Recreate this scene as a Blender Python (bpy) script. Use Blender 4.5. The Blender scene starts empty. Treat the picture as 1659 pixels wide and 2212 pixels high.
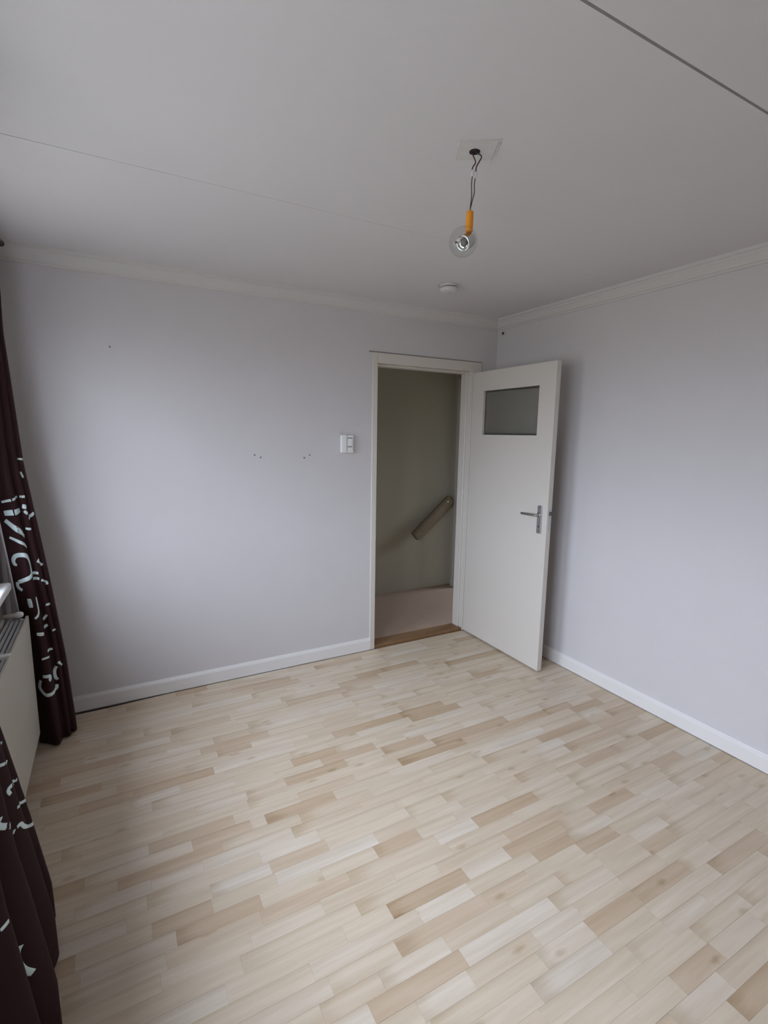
import bpy, bmesh, math, random
import numpy as np
from mathutils import Matrix, Vector

C = bpy.context.scene.collection
scene = bpy.context.scene

# ------------------------------------------------------------------ camera
cam_d = bpy.data.cameras.new('camera')
cam = bpy.data.objects.new('camera', cam_d)
C.objects.link(cam)
CAM_POS = (-2.65334, -3.09405, 1.56863)
CR = ((0.8791765, -0.4762589, 0.0150382), (0.0607460, 0.1433281, 0.9878092), (0.4726083, 0.8675451, -0.1549415))
cam.matrix_world = Matrix(((CR[0][0], CR[1][0], -CR[2][0], CAM_POS[0]),
                           (CR[0][1], CR[1][1], -CR[2][1], CAM_POS[1]),
                           (CR[0][2], CR[1][2], -CR[2][2], CAM_POS[2]),
                           (0, 0, 0, 1)))
cam_d.sensor_fit = 'VERTICAL'
cam_d.sensor_height = 36.0
cam_d.lens = 1078.89 * 36.0 / 2212.0
cam_d.clip_start = 0.02
scene.camera = cam

# ------------------------------------------------------------------ sky (overcast day) and exposure
SKY_H = (0.42, 0.47, 0.565)
SKY_Z = (1.06, 1.19, 1.43)
world = bpy.data.worlds.new('overcast_sky')
scene.world = world
world.use_nodes = True
wn, wl = world.node_tree.nodes, world.node_tree.links
wn.clear()
w_out = wn.new('ShaderNodeOutputWorld')
w_bg = wn.new('ShaderNodeBackground')
w_tc = wn.new('ShaderNodeTexCoord')
w_sep = wn.new('ShaderNodeSeparateXYZ')
w_ramp = wn.new('ShaderNodeValToRGB')
w_map = wn.new('ShaderNodeMapRange')
w_map.inputs['From Min'].default_value = -1
w_map.inputs['From Max'].default_value = 1
e = w_ramp.color_ramp.elements
e[0].position, e[0].color = 0.0, (0.12, 0.125, 0.125, 1)
e[1].position, e[1].color = 1.0, (SKY_Z[0], SKY_Z[1], SKY_Z[2], 1)
x = e.new(0.47); x.color = (0.145, 0.15, 0.15, 1)
x = e.new(0.53); x.color = (SKY_H[0], SKY_H[1], SKY_H[2], 1)
wl.new(w_tc.outputs['Generated'], w_sep.inputs[0])
wl.new(w_sep.outputs['Z'], w_map.inputs['Value'])
wl.new(w_map.outputs[0], w_ramp.inputs[0])
wl.new(w_ramp.outputs[0], w_bg.inputs['Color'])
w_bg.inputs['Strength'].default_value = 20.6
wl.new(w_bg.outputs[0], w_out.inputs['Surface'])

scene.view_settings.view_transform = 'Standard'
scene.view_settings.look = 'None'
scene.view_settings.gamma = 1.0
scene.view_settings.use_curve_mapping = False
scene.view_settings.exposure = 0.0
scene.cycles.max_bounces = 14
scene.cycles.diffuse_bounces = 8
scene.cycles.glossy_bounces = 4
scene.cycles.transparent_max_bounces = 12
scene.cycles.use_denoising = True

# window openings in the left wall (the second one lies beside the camera, out of the frame)
XL, H, YB = -3.16, 2.428, -4.7          # window wall, ceiling height, wall behind the camera
WZ0, WZ1 = 0.88, 2.16
WINDOWS = ((-1.42, -0.54), (-3.0, -1.66))
# sampling portals of the windows (they give no light of their own, only guide the sky light)
for px, wy0, wy1, wz0, wz1 in [(XL - 0.16, a, b, WZ0, WZ1) for a, b in WINDOWS] + [(1.97, 0.2, 0.9, 1.0, 1.8)]:
    pl = bpy.data.lights.new('window_portal', 'AREA')
    pl.shape = 'RECTANGLE'
    pl.size, pl.size_y = (wz1 - wz0), (wy1 - wy0)
    pl.cycles.is_portal = True
    po = bpy.data.objects.new('window_portal', pl)
    C.objects.link(po)
    po.location = (px, (wy0 + wy1) / 2, (wz0 + wz1) / 2)
    po.rotation_euler = (0, -math.pi / 2 if px < 0 else math.pi / 2, 0)

# ------------------------------------------------------------------ helpers
def tag(o, label=None, cat=None, group=None, kind=None):
    if label: o['label'] = label
    if cat: o['category'] = cat
    if group: o['group'] = group
    if kind: o['kind'] = kind
    return o

def mesh_obj(name, verts, faces, mat, parent=None, smooth=False):
    me = bpy.data.meshes.new(name)
    me.from_pydata([tuple(v) for v in verts], [], faces)
    me.materials.append(mat)
    if smooth:
        me.polygons.foreach_set('use_smooth', [True] * len(me.polygons))
    me.update()
    o = bpy.data.objects.new(name, me)
    C.objects.link(o)
    if parent: o.parent = parent
    return o

def bm_obj(name, bm, mat, parent=None, smooth=False):
    bmesh.ops.recalc_face_normals(bm, faces=bm.faces)
    me = bpy.data.meshes.new(name)
    bm.to_mesh(me); bm.free()
    me.materials.append(mat)
    if smooth:
        me.polygons.foreach_set('use_smooth', [True] * len(me.polygons))
    o = bpy.data.objects.new(name, me)
    C.objects.link(o)
    if parent: o.parent = parent
    return o

def empty(name, loc=(0, 0, 0)):
    o = bpy.data.objects.new(name, None)
    o.empty_display_size = 0.05
    C.objects.link(o); o.location = loc
    return o

def box_bm(bm, lo, hi, bev=0.0, seg=2):
    r = bmesh.ops.create_cube(bm, size=1.0)
    vs = r['verts']
    for v in vs:
        v.co = Vector([lo[i] + (v.co[i] + 0.5) * (hi[i] - lo[i]) for i in range(3)])
    if bev > 0:
        es = list({ed for v in vs for ed in v.link_edges})
        bmesh.ops.bevel(bm, geom=es, offset=bev, segments=seg, affect='EDGES', profile=0.5)
    return bm

def box(name, lo, hi, mat, parent=None, bev=0.0, seg=2):
    return bm_obj(name, box_bm(bmesh.new(), lo, hi, bev, seg), mat, parent)

def boxes(name, list_, mat, parent=None, bev=0.0):
    bm = bmesh.new()
    for lo, hi in list_: box_bm(bm, lo, hi, bev)
    return bm_obj(name, bm, mat, parent)

def cyl_bm(bm, p0, p1, r0, r1=None, seg=24, cap=True):
    p0, p1 = Vector(p0), Vector(p1)
    r1 = r0 if r1 is None else r1
    d = p1 - p0
    q = d.to_track_quat('Z', 'Y').to_matrix().to_4x4()
    m = Matrix.Translation((p0 + p1) / 2) @ q
    bmesh.ops.create_cone(bm, cap_ends=cap, segments=seg, radius1=r0, radius2=r1, depth=d.length, matrix=m)
    return bm

def cyl(name, p0, p1, r0, mat, parent=None, r1=None, seg=24, bev=0):
    bm = cyl_bm(bmesh.new(), p0, p1, r0, r1, seg)
    if bev:
        es = [ed for ed in bm.edges if len(ed.link_faces) == 2 and any(len(f.verts) > 4 for f in ed.link_faces)]
        bmesh.ops.bevel(bm, geom=es, offset=bev, segments=3, affect='EDGES', profile=0.5)
    o = bm_obj(name, bm, mat, parent)
    for pgn in o.data.polygons: pgn.use_smooth = len(pgn.vertices) <= 4
    return o

def lathe(name, prof, mat, parent=None, origin=(0, 0, 0), axis=(0, 0, 1), seg=48):
    """prof: list of (radius, height) turned round axis at origin"""
    q = Vector(axis).to_track_quat('Z', 'Y').to_matrix()
    o0 = Vector(origin)
    vs, fs = [], []
    n = len(prof)
    for k in range(seg):
        a = 2 * math.pi * k / seg
        for r, h in prof:
            vs.append(o0 + q @ Vector((max(r, 1e-5) * math.cos(a), max(r, 1e-5) * math.sin(a), h)))
    for k in range(seg):
        k2 = (k + 1) % seg
        for i in range(n - 1):
            fs.append((k * n + i, k2 * n + i, k2 * n + i + 1, k * n + i + 1))
    o = mesh_obj(name, vs, fs, mat, parent, True)
    return o

def tube(name, pts, r, mat, parent=None, seg=10):
    P = [Vector(q) for q in pts]
    # Catmull-Rom refinement
    Q = []
    for i in range(len(P) - 1):
        a, b, c, d = P[max(i - 1, 0)], P[i], P[i + 1], P[min(i + 2, len(P) - 1)]
        for k in range(8):
            t = k / 8
            Q.append(0.5 * ((2 * b) + (c - a) * t + (2 * a - 5 * b + 4 * c - d) * t * t + (3 * b - a - 3 * c + d) * t ** 3))
    Q.append(P[-1])
    vs, fs = [], []
    for i, q in enumerate(Q):
        d = (Q[min(i + 1, len(Q) - 1)] - Q[max(i - 1, 0)]).normalized()
        u = d.cross(Vector((0.3, 0.9, 0.1))).normalized(); v = d.cross(u)
        for k in range(seg):
            a = 2 * math.pi * k / seg
            vs.append(q + (u * math.cos(a) + v * math.sin(a)) * r)
    for i in range(len(Q) - 1):
        for k in range(seg):
            k2 = (k + 1) % seg
            fs.append((i * seg + k, i * seg + k2, (i + 1) * seg + k2, (i + 1) * seg + k))
    fs.append(tuple(range(seg))[::-1]); fs.append(tuple((len(Q) - 1) * seg + k for k in range(seg)))
    return mesh_obj(name, vs, fs, mat, parent, True)

def sweep(name, prof, p0, p1, out, mat, parent=None, mit0=0.0, mit1=0.0):
    """moulding: profile (distance from the wall, z) swept straight from p0 to p1; out = direction away from the wall;
    mit0 / mit1 shorten the moulding by that share of the wall distance (mitred corner)"""
    p0, p1, out = Vector(p0), Vector(p1), Vector(out)
    d = (p1 - p0).normalized()
    vs = []
    for pp, s, m in ((p0, 1, mit0), (p1, -1, mit1)):
        for a, z in prof:
            vs.append(pp + out * a + Vector((0, 0, z)) + d * (s * m * a))
    n = len(prof)
    fs = [(i, (i + 1) % n, n + (i + 1) % n, n + i) for i in range(n)]
    fs += [tuple(range(n))[::-1], tuple(range(n, 2 * n))]
    o = mesh_obj(name, vs, fs, mat, parent)
    bm = bmesh.new(); bm.from_mesh(o.data); bmesh.ops.recalc_face_normals(bm, faces=bm.faces); bm.to_mesh(o.data); bm.free()
    return o

# ------------------------------------------------------------------ materials
def mat(name, col, rough=0.6, metal=0.0, bump=0.0, bscale=200.0, var=0.0, vscale=3.0, spec=0.5, bdetail=3.0):
    m = bpy.data.materials.new(name); m.use_nodes = True
    n, l = m.node_tree.nodes, m.node_tree.links
    b = n['Principled BSDF']
    b.inputs['Base Color'].default_value = (*col, 1)
    b.inputs['Roughness'].default_value = rough
    b.inputs['Metallic'].default_value = metal
    b.inputs['Specular IOR Level'].default_value = spec
    if bump or var:
        tc = n.new('ShaderNodeTexCoord')
    if bump:
        nz = n.new('ShaderNodeTexNoise'); nz.inputs['Scale'].default_value = bscale; nz.inputs['Detail'].default_value = bdetail
        bp = n.new('ShaderNodeBump'); bp.inputs['Strength'].default_value = bump; bp.inputs['Distance'].default_value = 0.002
        l.new(tc.outputs['Object'], nz.inputs['Vector']); l.new(nz.outputs['Fac'], bp.inputs['Height'])
        l.new(bp.outputs[0], b.inputs['Normal'])
    if var:
        nv = n.new('ShaderNodeTexNoise'); nv.inputs['Scale'].default_value = vscale; nv.inputs['Detail'].default_value = 4
        mx = n.new('ShaderNodeMix'); mx.data_type = 'RGBA'
        mx.inputs['A'].default_value = (*[c * (1 - var) for c in col], 1)
        mx.inputs['B'].default_value = (*[min(1, c * (1 + var)) for c in col], 1)
        l.new(tc.outputs['Object'], nv.inputs['Vector']); l.new(nv.outputs['Fac'], mx.inputs['Factor'])
        l.new(mx.outputs['Result'], b.inputs['Base Color'])
    return m

M = {}
M['wallpaper'] = mat('white_wallpaper', (0.60, 0.578, 0.58), 0.8, bump=0.25, bscale=260, var=0.02, vscale=6)
M['ceiling'] = mat('ceiling_board_paint', (0.62, 0.602, 0.60), 0.85, bump=0.12, bscale=160, var=0.015, vscale=4)
M['cornice'] = mat('cornice_plaster', (0.585, 0.565, 0.545), 0.75)
M['joint'] = mat('ceiling_joint', (0.36, 0.35, 0.35), 0.9)
M['cream'] = mat('cream_gloss_paint', (0.62, 0.58, 0.525), 0.42, bump=0.04, bscale=60)
M['skirting'] = mat('white_skirting_paint', (0.74, 0.72, 0.70), 0.45)
M['underfloor'] = mat('dark_underlay', (0.10, 0.065, 0.04), 0.9)
M['threshold'] = mat('brown_threshold_wood', (0.22, 0.12, 0.055), 0.55, bump=0.1, bscale=40, var=0.2, vscale=25)
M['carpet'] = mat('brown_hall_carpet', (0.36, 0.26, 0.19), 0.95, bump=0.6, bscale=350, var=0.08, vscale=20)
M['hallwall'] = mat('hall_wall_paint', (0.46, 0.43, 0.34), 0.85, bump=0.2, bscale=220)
M['railwood'] = mat('handrail_wood', (0.20, 0.155, 0.095), 0.55, var=0.15, vscale=20)
M['metal'] = mat('satin_steel', (0.52, 0.52, 0.52), 0.35, metal=1.0)
M['darkmetal'] = mat('dark_latch_metal', (0.14, 0.12, 0.11), 0.45, metal=0.7)
M['white_plastic'] = mat('white_plastic', (0.80, 0.80, 0.79), 0.4)
M['detector_plastic'] = mat('aged_white_plastic', (0.60, 0.585, 0.57), 0.5)
M['shadow_line'] = mat('grey_brown_shadow_line', (0.24, 0.215, 0.20), 0.8)  # dark colour of the shadow line over the door head
M['grey_plastic'] = mat('grey_plastic', (0.30, 0.30, 0.30), 0.5)
M['radiator'] = mat('white_radiator_enamel', (0.53, 0.50, 0.43), 0.4)
M['grille'] = mat('radiator_grille_grey', (0.50, 0.51, 0.52), 0.4)
M['curtain'] = mat('plum_curtain_fabric', (0.031, 0.011, 0.0125), 0.8, bump=0.25, bscale=900, spec=0.2)
M['print'] = mat('pale_turquoise_print', (0.70, 0.86, 0.86), 0.6)
M['lit_hem'] = mat('pale_curtain_lining', (0.75, 0.72, 0.78), 0.8)  # pale colour stands for window light on the curtain edge
M['rail'] = mat('dark_rail_metal', (0.06, 0.045, 0.05), 0.4, metal=0.4)
M['orange'] = mat('orange_card_sleeve', (0.80, 0.30, 0.012), 0.55)
M['cable'] = mat('dark_cable', (0.035, 0.025, 0.028), 0.5)
M['redcable'] = mat('red_cable', (0.07, 0.014, 0.018), 0.5)
M['clearplastic'] = mat('milky_connector', (0.62, 0.62, 0.63), 0.35)
M['chrome'] = mat('chrome_cup', (0.72, 0.74, 0.76), 0.12, metal=1.0)
M['hole'] = mat('dark_hole', (0.012, 0.008, 0.009), 0.9)
M['patch'] = mat('bare_plaster_patch', (0.575, 0.57, 0.54), 0.9, bump=0.3, bscale=120, var=0.12, vscale=30)
M['mark'] = mat('grey_wall_plug', (0.16, 0.15, 0.16), 0.7)
M['frame'] = mat('white_window_frame', (0.80, 0.80, 0.80), 0.35)

def glass_pane_mat():
    m = bpy.data.materials.new('clear_window_glass'); m.use_nodes = True
    n, l = m.node_tree.nodes, m.node_tree.links
    n.clear()
    o = n.new('ShaderNodeOutputMaterial'); t = n.new('ShaderNodeBsdfTransparent'); g = n.new('ShaderNodeBsdfGlossy')
    g.inputs['Roughness'].default_value = 0.02
    mx = n.new('ShaderNodeMixShader'); lw = n.new('ShaderNodeLayerWeight')
    pw = n.new('ShaderNodeMath'); pw.operation = 'POWER'; pw.inputs[1].default_value = 5.0
    ad = n.new('ShaderNodeMath'); ad.operation = 'MULTIPLY_ADD'; ad.inputs[1].default_value = 0.9; ad.inputs[2].default_value = 0.035
    lw.inputs['Blend'].default_value = 0.5
    l.new(lw.outputs['Facing'], pw.inputs[0]); l.new(pw.outputs[0], ad.inputs[0]); l.new(ad.outputs[0], mx.inputs[0]); l.new(t.outputs[0], mx.inputs[1]); l.new(g.outputs[0], mx.inputs[2])
    l.new(mx.outputs[0], o.inputs['Surface'])
    return m
M['glass'] = glass_pane_mat()

def thin_globe_mat():
    m = bpy.data.materials.new('clear_bulb_glass'); m.use_nodes = True
    n, l = m.node_tree.nodes, m.node_tree.links
    n.clear()
    o = n.new('ShaderNodeOutputMaterial'); t = n.new('ShaderNodeBsdfTransparent'); g = n.new('ShaderNodeBsdfGlossy')
    t.inputs['Color'].default_value = (0.93, 0.94, 0.93, 1)
    g.inputs['Roughness'].default_value = 0.05
    g.inputs['Color'].default_value = (0.8, 0.8, 0.8, 1)
    lw = n.new('ShaderNodeLayerWeight'); lw.inputs['Blend'].default_value = 0.5
    mx = n.new('ShaderNodeMixShader')
    pw = n.new('ShaderNodeMath'); pw.operation = 'POWER'; pw.inputs[1].default_value = 4.0
    ad = n.new('ShaderNodeMath'); ad.operation = 'MULTIPLY_ADD'; ad.inputs[1].default_value = 0.5; ad.inputs[2].default_value = 0.04
    l.new(lw.outputs['Facing'], pw.inputs[0]); l.new(pw.outputs[0], ad.inputs[0]); l.new(ad.outputs[0], mx.inputs[0]); l.new(t.outputs[0], mx.inputs[1]); l.new(g.outputs[0], mx.inputs[2])
    l.new(mx.outputs[0], o.inputs['Surface'])
    return m
M['globe'] = thin_globe_mat()

def frosted_mat():
    m = bpy.data.materials.new('frosted_door_glass'); m.use_nodes = True
    n, l = m.node_tree.nodes, m.node_tree.links
    b = n['Principled BSDF']
    b.inputs['Base Color'].default_value = (0.62, 0.61, 0.55, 1)
    b.inputs['Roughness'].default_value = 0.45
    b.inputs['Transmission Weight'].default_value = 0.9
    b.inputs['IOR'].default_value = 1.3
    tc = n.new('ShaderNodeTexCoord'); nz = n.new('ShaderNodeTexNoise'); nz.inputs['Scale'].default_value = 300
    bp = n.new('ShaderNodeBump'); bp.inputs['Strength'].default_value = 0.3; bp.inputs['Distance'].default_value = 0.002
    l.new(tc.outputs['Object'], nz.inputs['Vector']); l.new(nz.outputs['Fac'], bp.inputs['Height']); l.new(bp.outputs[0], b.inputs['Normal'])
    return m
M['frosted'] = frosted_mat()

def plank_mat():
    m = bpy.data.materials.new('pale_beech_laminate'); m.use_nodes = True
    n, l = m.node_tree.nodes, m.node_tree.links
    b = n['Principled BSDF']
    at = n.new('ShaderNodeAttribute'); at.attribute_name = 'tone'
    geo = n.new('ShaderNodeNewGeometry')
    ramp = n.new('ShaderNodeValToRGB'); e = ramp.color_ramp.elements
    e[0].position, e[0].color = 0.0, (0.49, 0.36, 0.235, 1)
    e[1].position, e[1].color = 1.0, (0.66, 0.58, 0.482, 1)
    for ps, c in ((0.3, (0.55, 0.425, 0.303, 1)), (0.6, (0.61, 0.50, 0.375, 1)), (0.85, (0.635, 0.536, 0.412, 1))):
        k = e.new(ps); k.color = c
    l.new(at.outputs['Fac'], ramp.inputs[0])
    # grain: position shifted per plank, stretched along x
    cmb = n.new('ShaderNodeCombineXYZ'); mul = n.new('ShaderNodeMath'); mul.operation = 'MULTIPLY'; mul.inputs[1].default_value = 37.0
    l.new(at.outputs['Fac'], mul.inputs[0]); l.new(mul.outputs[0], cmb.inputs['X']); l.new(mul.outputs[0], cmb.inputs['Z'])
    add = n.new('ShaderNodeVectorMath'); l.new(geo.outputs['Position'], add.inputs[0]); l.new(cmb.outputs[0], add.inputs[1])
    mp = n.new('ShaderNodeMapping'); mp.inputs['Scale'].default_value = (5, 85, 40); l.new(add.outputs[0], mp.inputs['Vector'])
    nz = n.new('ShaderNodeTexNoise'); nz.inputs['Scale'].default_value = 1.0; nz.inputs['Detail'].default_value = 5; nz.inputs['Roughness'].default_value = 0.6
    l.new(mp.outputs[0], nz.inputs['Vector'])
    r1 = n.new('ShaderNodeMapRange'); r1.inputs['From Min'].default_value = 0.25; r1.inputs['From Max'].default_value = 0.75
    r1.inputs['To Min'].default_value = 0.94; r1.inputs['To Max'].default_value = 1.05
    l.new(nz.outputs['Fac'], r1.inputs['Value'])
    # wider soft figure
    mp2 = n.new('ShaderNodeMapping'); mp2.inputs['Scale'].default_value = (2.6, 34, 10); l.new(add.outputs[0], mp2.inputs['Vector'])
    nz2 = n.new('ShaderNodeTexNoise'); nz2.inputs['Scale'].default_value = 1.0; nz2.inputs['Detail'].default_value = 4
    l.new(mp2.outputs[0], nz2.inputs['Vector'])
    r2 = n.new('ShaderNodeMapRange'); r2.inputs['From Min'].default_value = 0.3; r2.inputs['From Max'].default_value = 0.7
    r2.inputs['To Min'].default_value = 0.86; r2.inputs['To Max'].default_value = 1.07
    l.new(nz2.outputs['Fac'], r2.inputs['Value'])
    # knots
    mp3 = n.new('ShaderNodeMapping'); mp3.inputs['Scale'].default_value = (3.6, 8.5, 1.0); l.new(add.outputs[0], mp3.inputs['Vector'])
    vo = n.new('ShaderNodeTexVoronoi'); vo.voronoi_dimensions = '2D'; vo.inputs['Scale'].default_value = 1.0
    nk = n.new('ShaderNodeTexNoise'); nk.inputs['Scale'].default_value = 60; nk.inputs['Detail'].default_value = 2
    l.new(add.outputs[0], nk.inputs['Vector'])
    dis = n.new('ShaderNodeVectorMath'); dis.operation = 'SCALE'; dis.inputs['Scale'].default_value = 0.09
    l.new(nk.outputs['Color'], dis.inputs[0])
    ad3 = n.new('ShaderNodeVectorMath'); l.new(mp3.outputs[0], ad3.inputs[0]); l.new(dis.outputs[0], ad3.inputs[1])
    l.new(ad3.outputs[0], vo.inputs['Vector'])
    r3 = n.new('ShaderNodeMapRange'); r3.interpolation_type = 'SMOOTHSTEP'
    r3.inputs['From Min'].default_value = 0.02; r3.inputs['From Max'].default_value = 0.13
    r3.inputs['To Min'].default_value = 0.74; r3.inputs['To Max'].default_value = 1.0
    l.new(vo.outputs['Distance'], r3.inputs['Value'])
    sel = n.new('ShaderNodeSeparateColor'); l.new(vo.outputs['Color'], sel.inputs[0])
    gt = n.new('ShaderNodeMath'); gt.operation = 'GREATER_THAN'; gt.inputs[1].default_value = 0.30; l.new(sel.outputs[0], gt.inputs[0])
    mxk = n.new('ShaderNodeMath'); mxk.operation = 'MAXIMUM'; l.new(gt.outputs[0], mxk.inputs[0]); l.new(r3.outputs[0], mxk.inputs[1])
    m1 = n.new('ShaderNodeMath'); m1.operation = 'MULTIPLY'; l.new(r1.outputs[0], m1.inputs[0]); l.new(r2.outputs[0], m1.inputs[1])
    m2 = n.new('ShaderNodeMath'); m2.operation = 'MULTIPLY'; l.new(m1.outputs[0], m2.inputs[0]); l.new(mxk.outputs[0], m2.inputs[1])
    # figure of the single stave: darker along one edge and at one end on some of them
    def attr(nm):
        q = n.new('ShaderNodeAttribute'); q.attribute_name = nm; return q.outputs['Fac']
    def math_(op, a, b):
        q = n.new('ShaderNodeMath'); q.operation = op
        for k, v in ((0, a), (1, b)):
            if isinstance(v, (int, float)): q.inputs[k].default_value = v
            else: l.new(v, q.inputs[k])
        return q.outputs[0]
    seed = attr('seed')
    def sstep(v, a, b, lo, hi):
        q = n.new('ShaderNodeMapRange'); q.interpolation_type = 'SMOOTHSTEP'
        q.inputs['From Min'].default_value = a; q.inputs['From Max'].default_value = b
        q.inputs['To Min'].default_value = lo; q.inputs['To Max'].default_value = hi
        l.new(v, q.inputs['Value']); return q.outputs[0]
    wob = math_('MULTIPLY', math_('SUBTRACT', nz2.outputs['Fac'], 0.5), 0.8)
    ed = sstep(math_('ADD', attr('sv'), wob), 0.70, 1.0, 0.0, 1.0)
    ed = math_('MULTIPLY', ed, sstep(seed, 0.35, 0.75, 0.0, 0.16))
    en = sstep(math_('ADD', attr('su'), math_('MULTIPLY', wob, 0.5)), 0.02, 0.30, 1.0, 0.0)
    en = math_('MULTIPLY', en, sstep(math_('FRACT', math_('MULTIPLY', seed, 7.3), 0), 0.55, 0.9, 0.0, 0.20))
    shade = math_('SUBTRACT', math_('SUBTRACT', 1.0, ed), en)
    m3 = n.new('ShaderNodeMath'); m3.operation = 'MULTIPLY'; l.new(m2.outputs[0], m3.inputs[0]); l.new(shade, m3.inputs[1]); m2 = m3
    cf_ = n.new('ShaderNodeCombineXYZ')
    l.new(math_('POWER', m2.outputs[0], 0.8), cf_.inputs[0]); l.new(m2.outputs[0], cf_.inputs[1]); l.new(math_('POWER', m2.outputs[0], 1.35), cf_.inputs[2])
    vm = n.new('ShaderNodeVectorMath'); vm.operation = 'MULTIPLY'; l.new(ramp.outputs[0], vm.inputs[0]); l.new(cf_.outputs[0], vm.inputs[1])
    l.new(vm.outputs[0], b.inputs['Base Color'])
    b.inputs['Roughness'].default_value = 0.42
    b.inputs['Specular IOR Level'].default_value = 0.45
    return m
M['plank'] = plank_mat()

# ------------------------------------------------------------------ room shell
HX, HY = 0.40, 1.06                      # hall: right wall face, far wall face
DOOR_X0, DOOR_X1, DOOR_Z = -1.037, -0.2367, 2.04
FR = 0.038                                # jamb width
OX0, OX1, OZ = DOOR_X0 - FR, DOOR_X1 + 0.087, 2.108   # hole in the wall (outside of the frame)

w = boxes('wall_back', [((XL - 0.2, 0, -0.02), (OX0, 0.10, H + 0.06)), ((OX0, 0, OZ), (OX1, 0.10, H + 0.06)),
                        ((OX1, 0, -0.02), (0.62, 0.10, H + 0.06))], M['wallpaper'])
tag(w, 'pale lilac white papered wall with the doorway to the hall', 'wall', kind='structure')
w = box('wall_right', (0.0, YB, -0.02), (0.12, 0.0, H + 0.06), M['wallpaper'])
tag(w, 'plain pale papered wall behind the open door', 'wall', kind='structure')
(wa0, wa1), (wb0, wb1) = WINDOWS
w = boxes('wall_left', [((XL - 0.18, wa1, -0.02), (XL, 0.0, H + 0.06)), ((XL - 0.18, wb1, -0.02), (XL, wa0, H + 0.06)),
                        ((XL - 0.18, YB, -0.02), (XL, wb0, H + 0.06))] +
          [((XL - 0.18, a, -0.02), (XL, b, WZ0 - 0.035)) for a, b in WINDOWS] +
          [((XL - 0.18, a, WZ1), (XL, b, H + 0.06)) for a, b in WINDOWS], M['wallpaper'])
tag(w, 'window wall behind the dark curtains', 'wall', kind='structure')
w = box('wall_front', (XL - 0.2, YB - 0.1, -0.02), (0.12, YB, H + 0.06), M['wallpaper'])
tag(w, 'papered wall behind the camera', 'wall', kind='structure')

# ceiling: boards with open joints
cl = box('ceiling', (XL - 0.2, YB, H + 0.008), (0.1, 0.0, H + 0.06), M['joint'])
tag(cl, 'white ceiling of wide boards with two visible joints', 'ceiling', kind='structure')
def slab(name, quad, z0, z1, m, parent):
    vs = [(a, b, z0) for a, b in quad] + [(a, b, z1) for a, b in quad]
    fs = [(3, 2, 1, 0), (4, 5, 6, 7)] + [(i, (i + 1) % 4, 4 + (i + 1) % 4, 4 + i) for i in range(4)]
    return mesh_obj(name, vs, fs, m, parent)
xa, xb = XL, 0.0
for (ya0, ya1), (yb0, yb1) in (((-1.1128, -1.1114), (0.0, 0.0)), ((-2.270, -2.270), (-1.1151, -1.1119)),
                               ((-3.43, -3.43), (-2.277, -2.277)), ((YB, YB), (-3.437, -3.437))):
    slab('ceiling_panel', [(xa, ya0), (xb, ya1), (xb, yb1), (xa, yb0)], H, H + 0.0085, M['ceiling'], cl)

# cornices
PROF = [(0, 2.356), (0.010, 2.356), (0.012, 2.366), (0.020, 2.369), (0.026, 2.381), (0.036, 2.395), (0.047, 2.404),
        (0.050, 2.411), (0.060, 2.413), (0.064, 2.4285), (0, 2.4285)]
for nm, a, b, out, lab in (('trim_1', (XL, 0, 0), (0, 0, 0), (0, -1, 0), 'moulded plaster cornice along the top of the doorway wall'),
                           ('trim_2', (0, YB, 0), (0, 0, 0), (-1, 0, 0), 'moulded plaster cornice along the top of the right wall'),
                           ('trim_3', (XL, YB, 0), (XL, 0, 0), (1, 0, 0), 'moulded plaster cornice above the curtain rail')):
    o = sweep(nm, PROF, a, b, out, M['cornice'], mit0=1.0, mit1=1.0)
    tag(o, lab, 'cornice', kind='structure')

# baseboards
BP = [(0, 0.0), (0.015, 0.0), (0.015, 0.068), (0.013, 0.076), (0.008, 0.082), (0.006, 0.086), (0, 0.088)]
o = sweep('baseboard_back', BP, (XL, 0, 0.004), (OX0 + 0.004, 0, 0.004), (0, -1, 0), M['skirting'], mit0=1.0)
tag(o, 'white skirting board below the doorway wall left of the door', 'baseboard', kind='structure')
o = sweep('baseboard_right', BP, (0, YB, 0.004), (0, 0, 0.004), (-1, 0, 0), M['skirting'], mit1=1.0)
tag(o, 'white skirting board along the right wall', 'baseboard', kind='structure')
o = sweep('baseboard_back', BP, (OX1, 0, 0.004), (0, 0, 0.004), (0, -1, 0), M['skirting'], mit1=1.0)
tag(o, 'short white skirting board hidden behind the open door', 'baseboard', kind='structure')
o = sweep('baseboard_left', BP, (XL, YB, 0.004), (XL, 0, 0.004), (1, 0, 0), M['skirting'], mit0=1.0, mit1=1.0)
tag(o, 'white skirting board below the window behind the radiator', 'baseboard', kind='structure')

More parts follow.
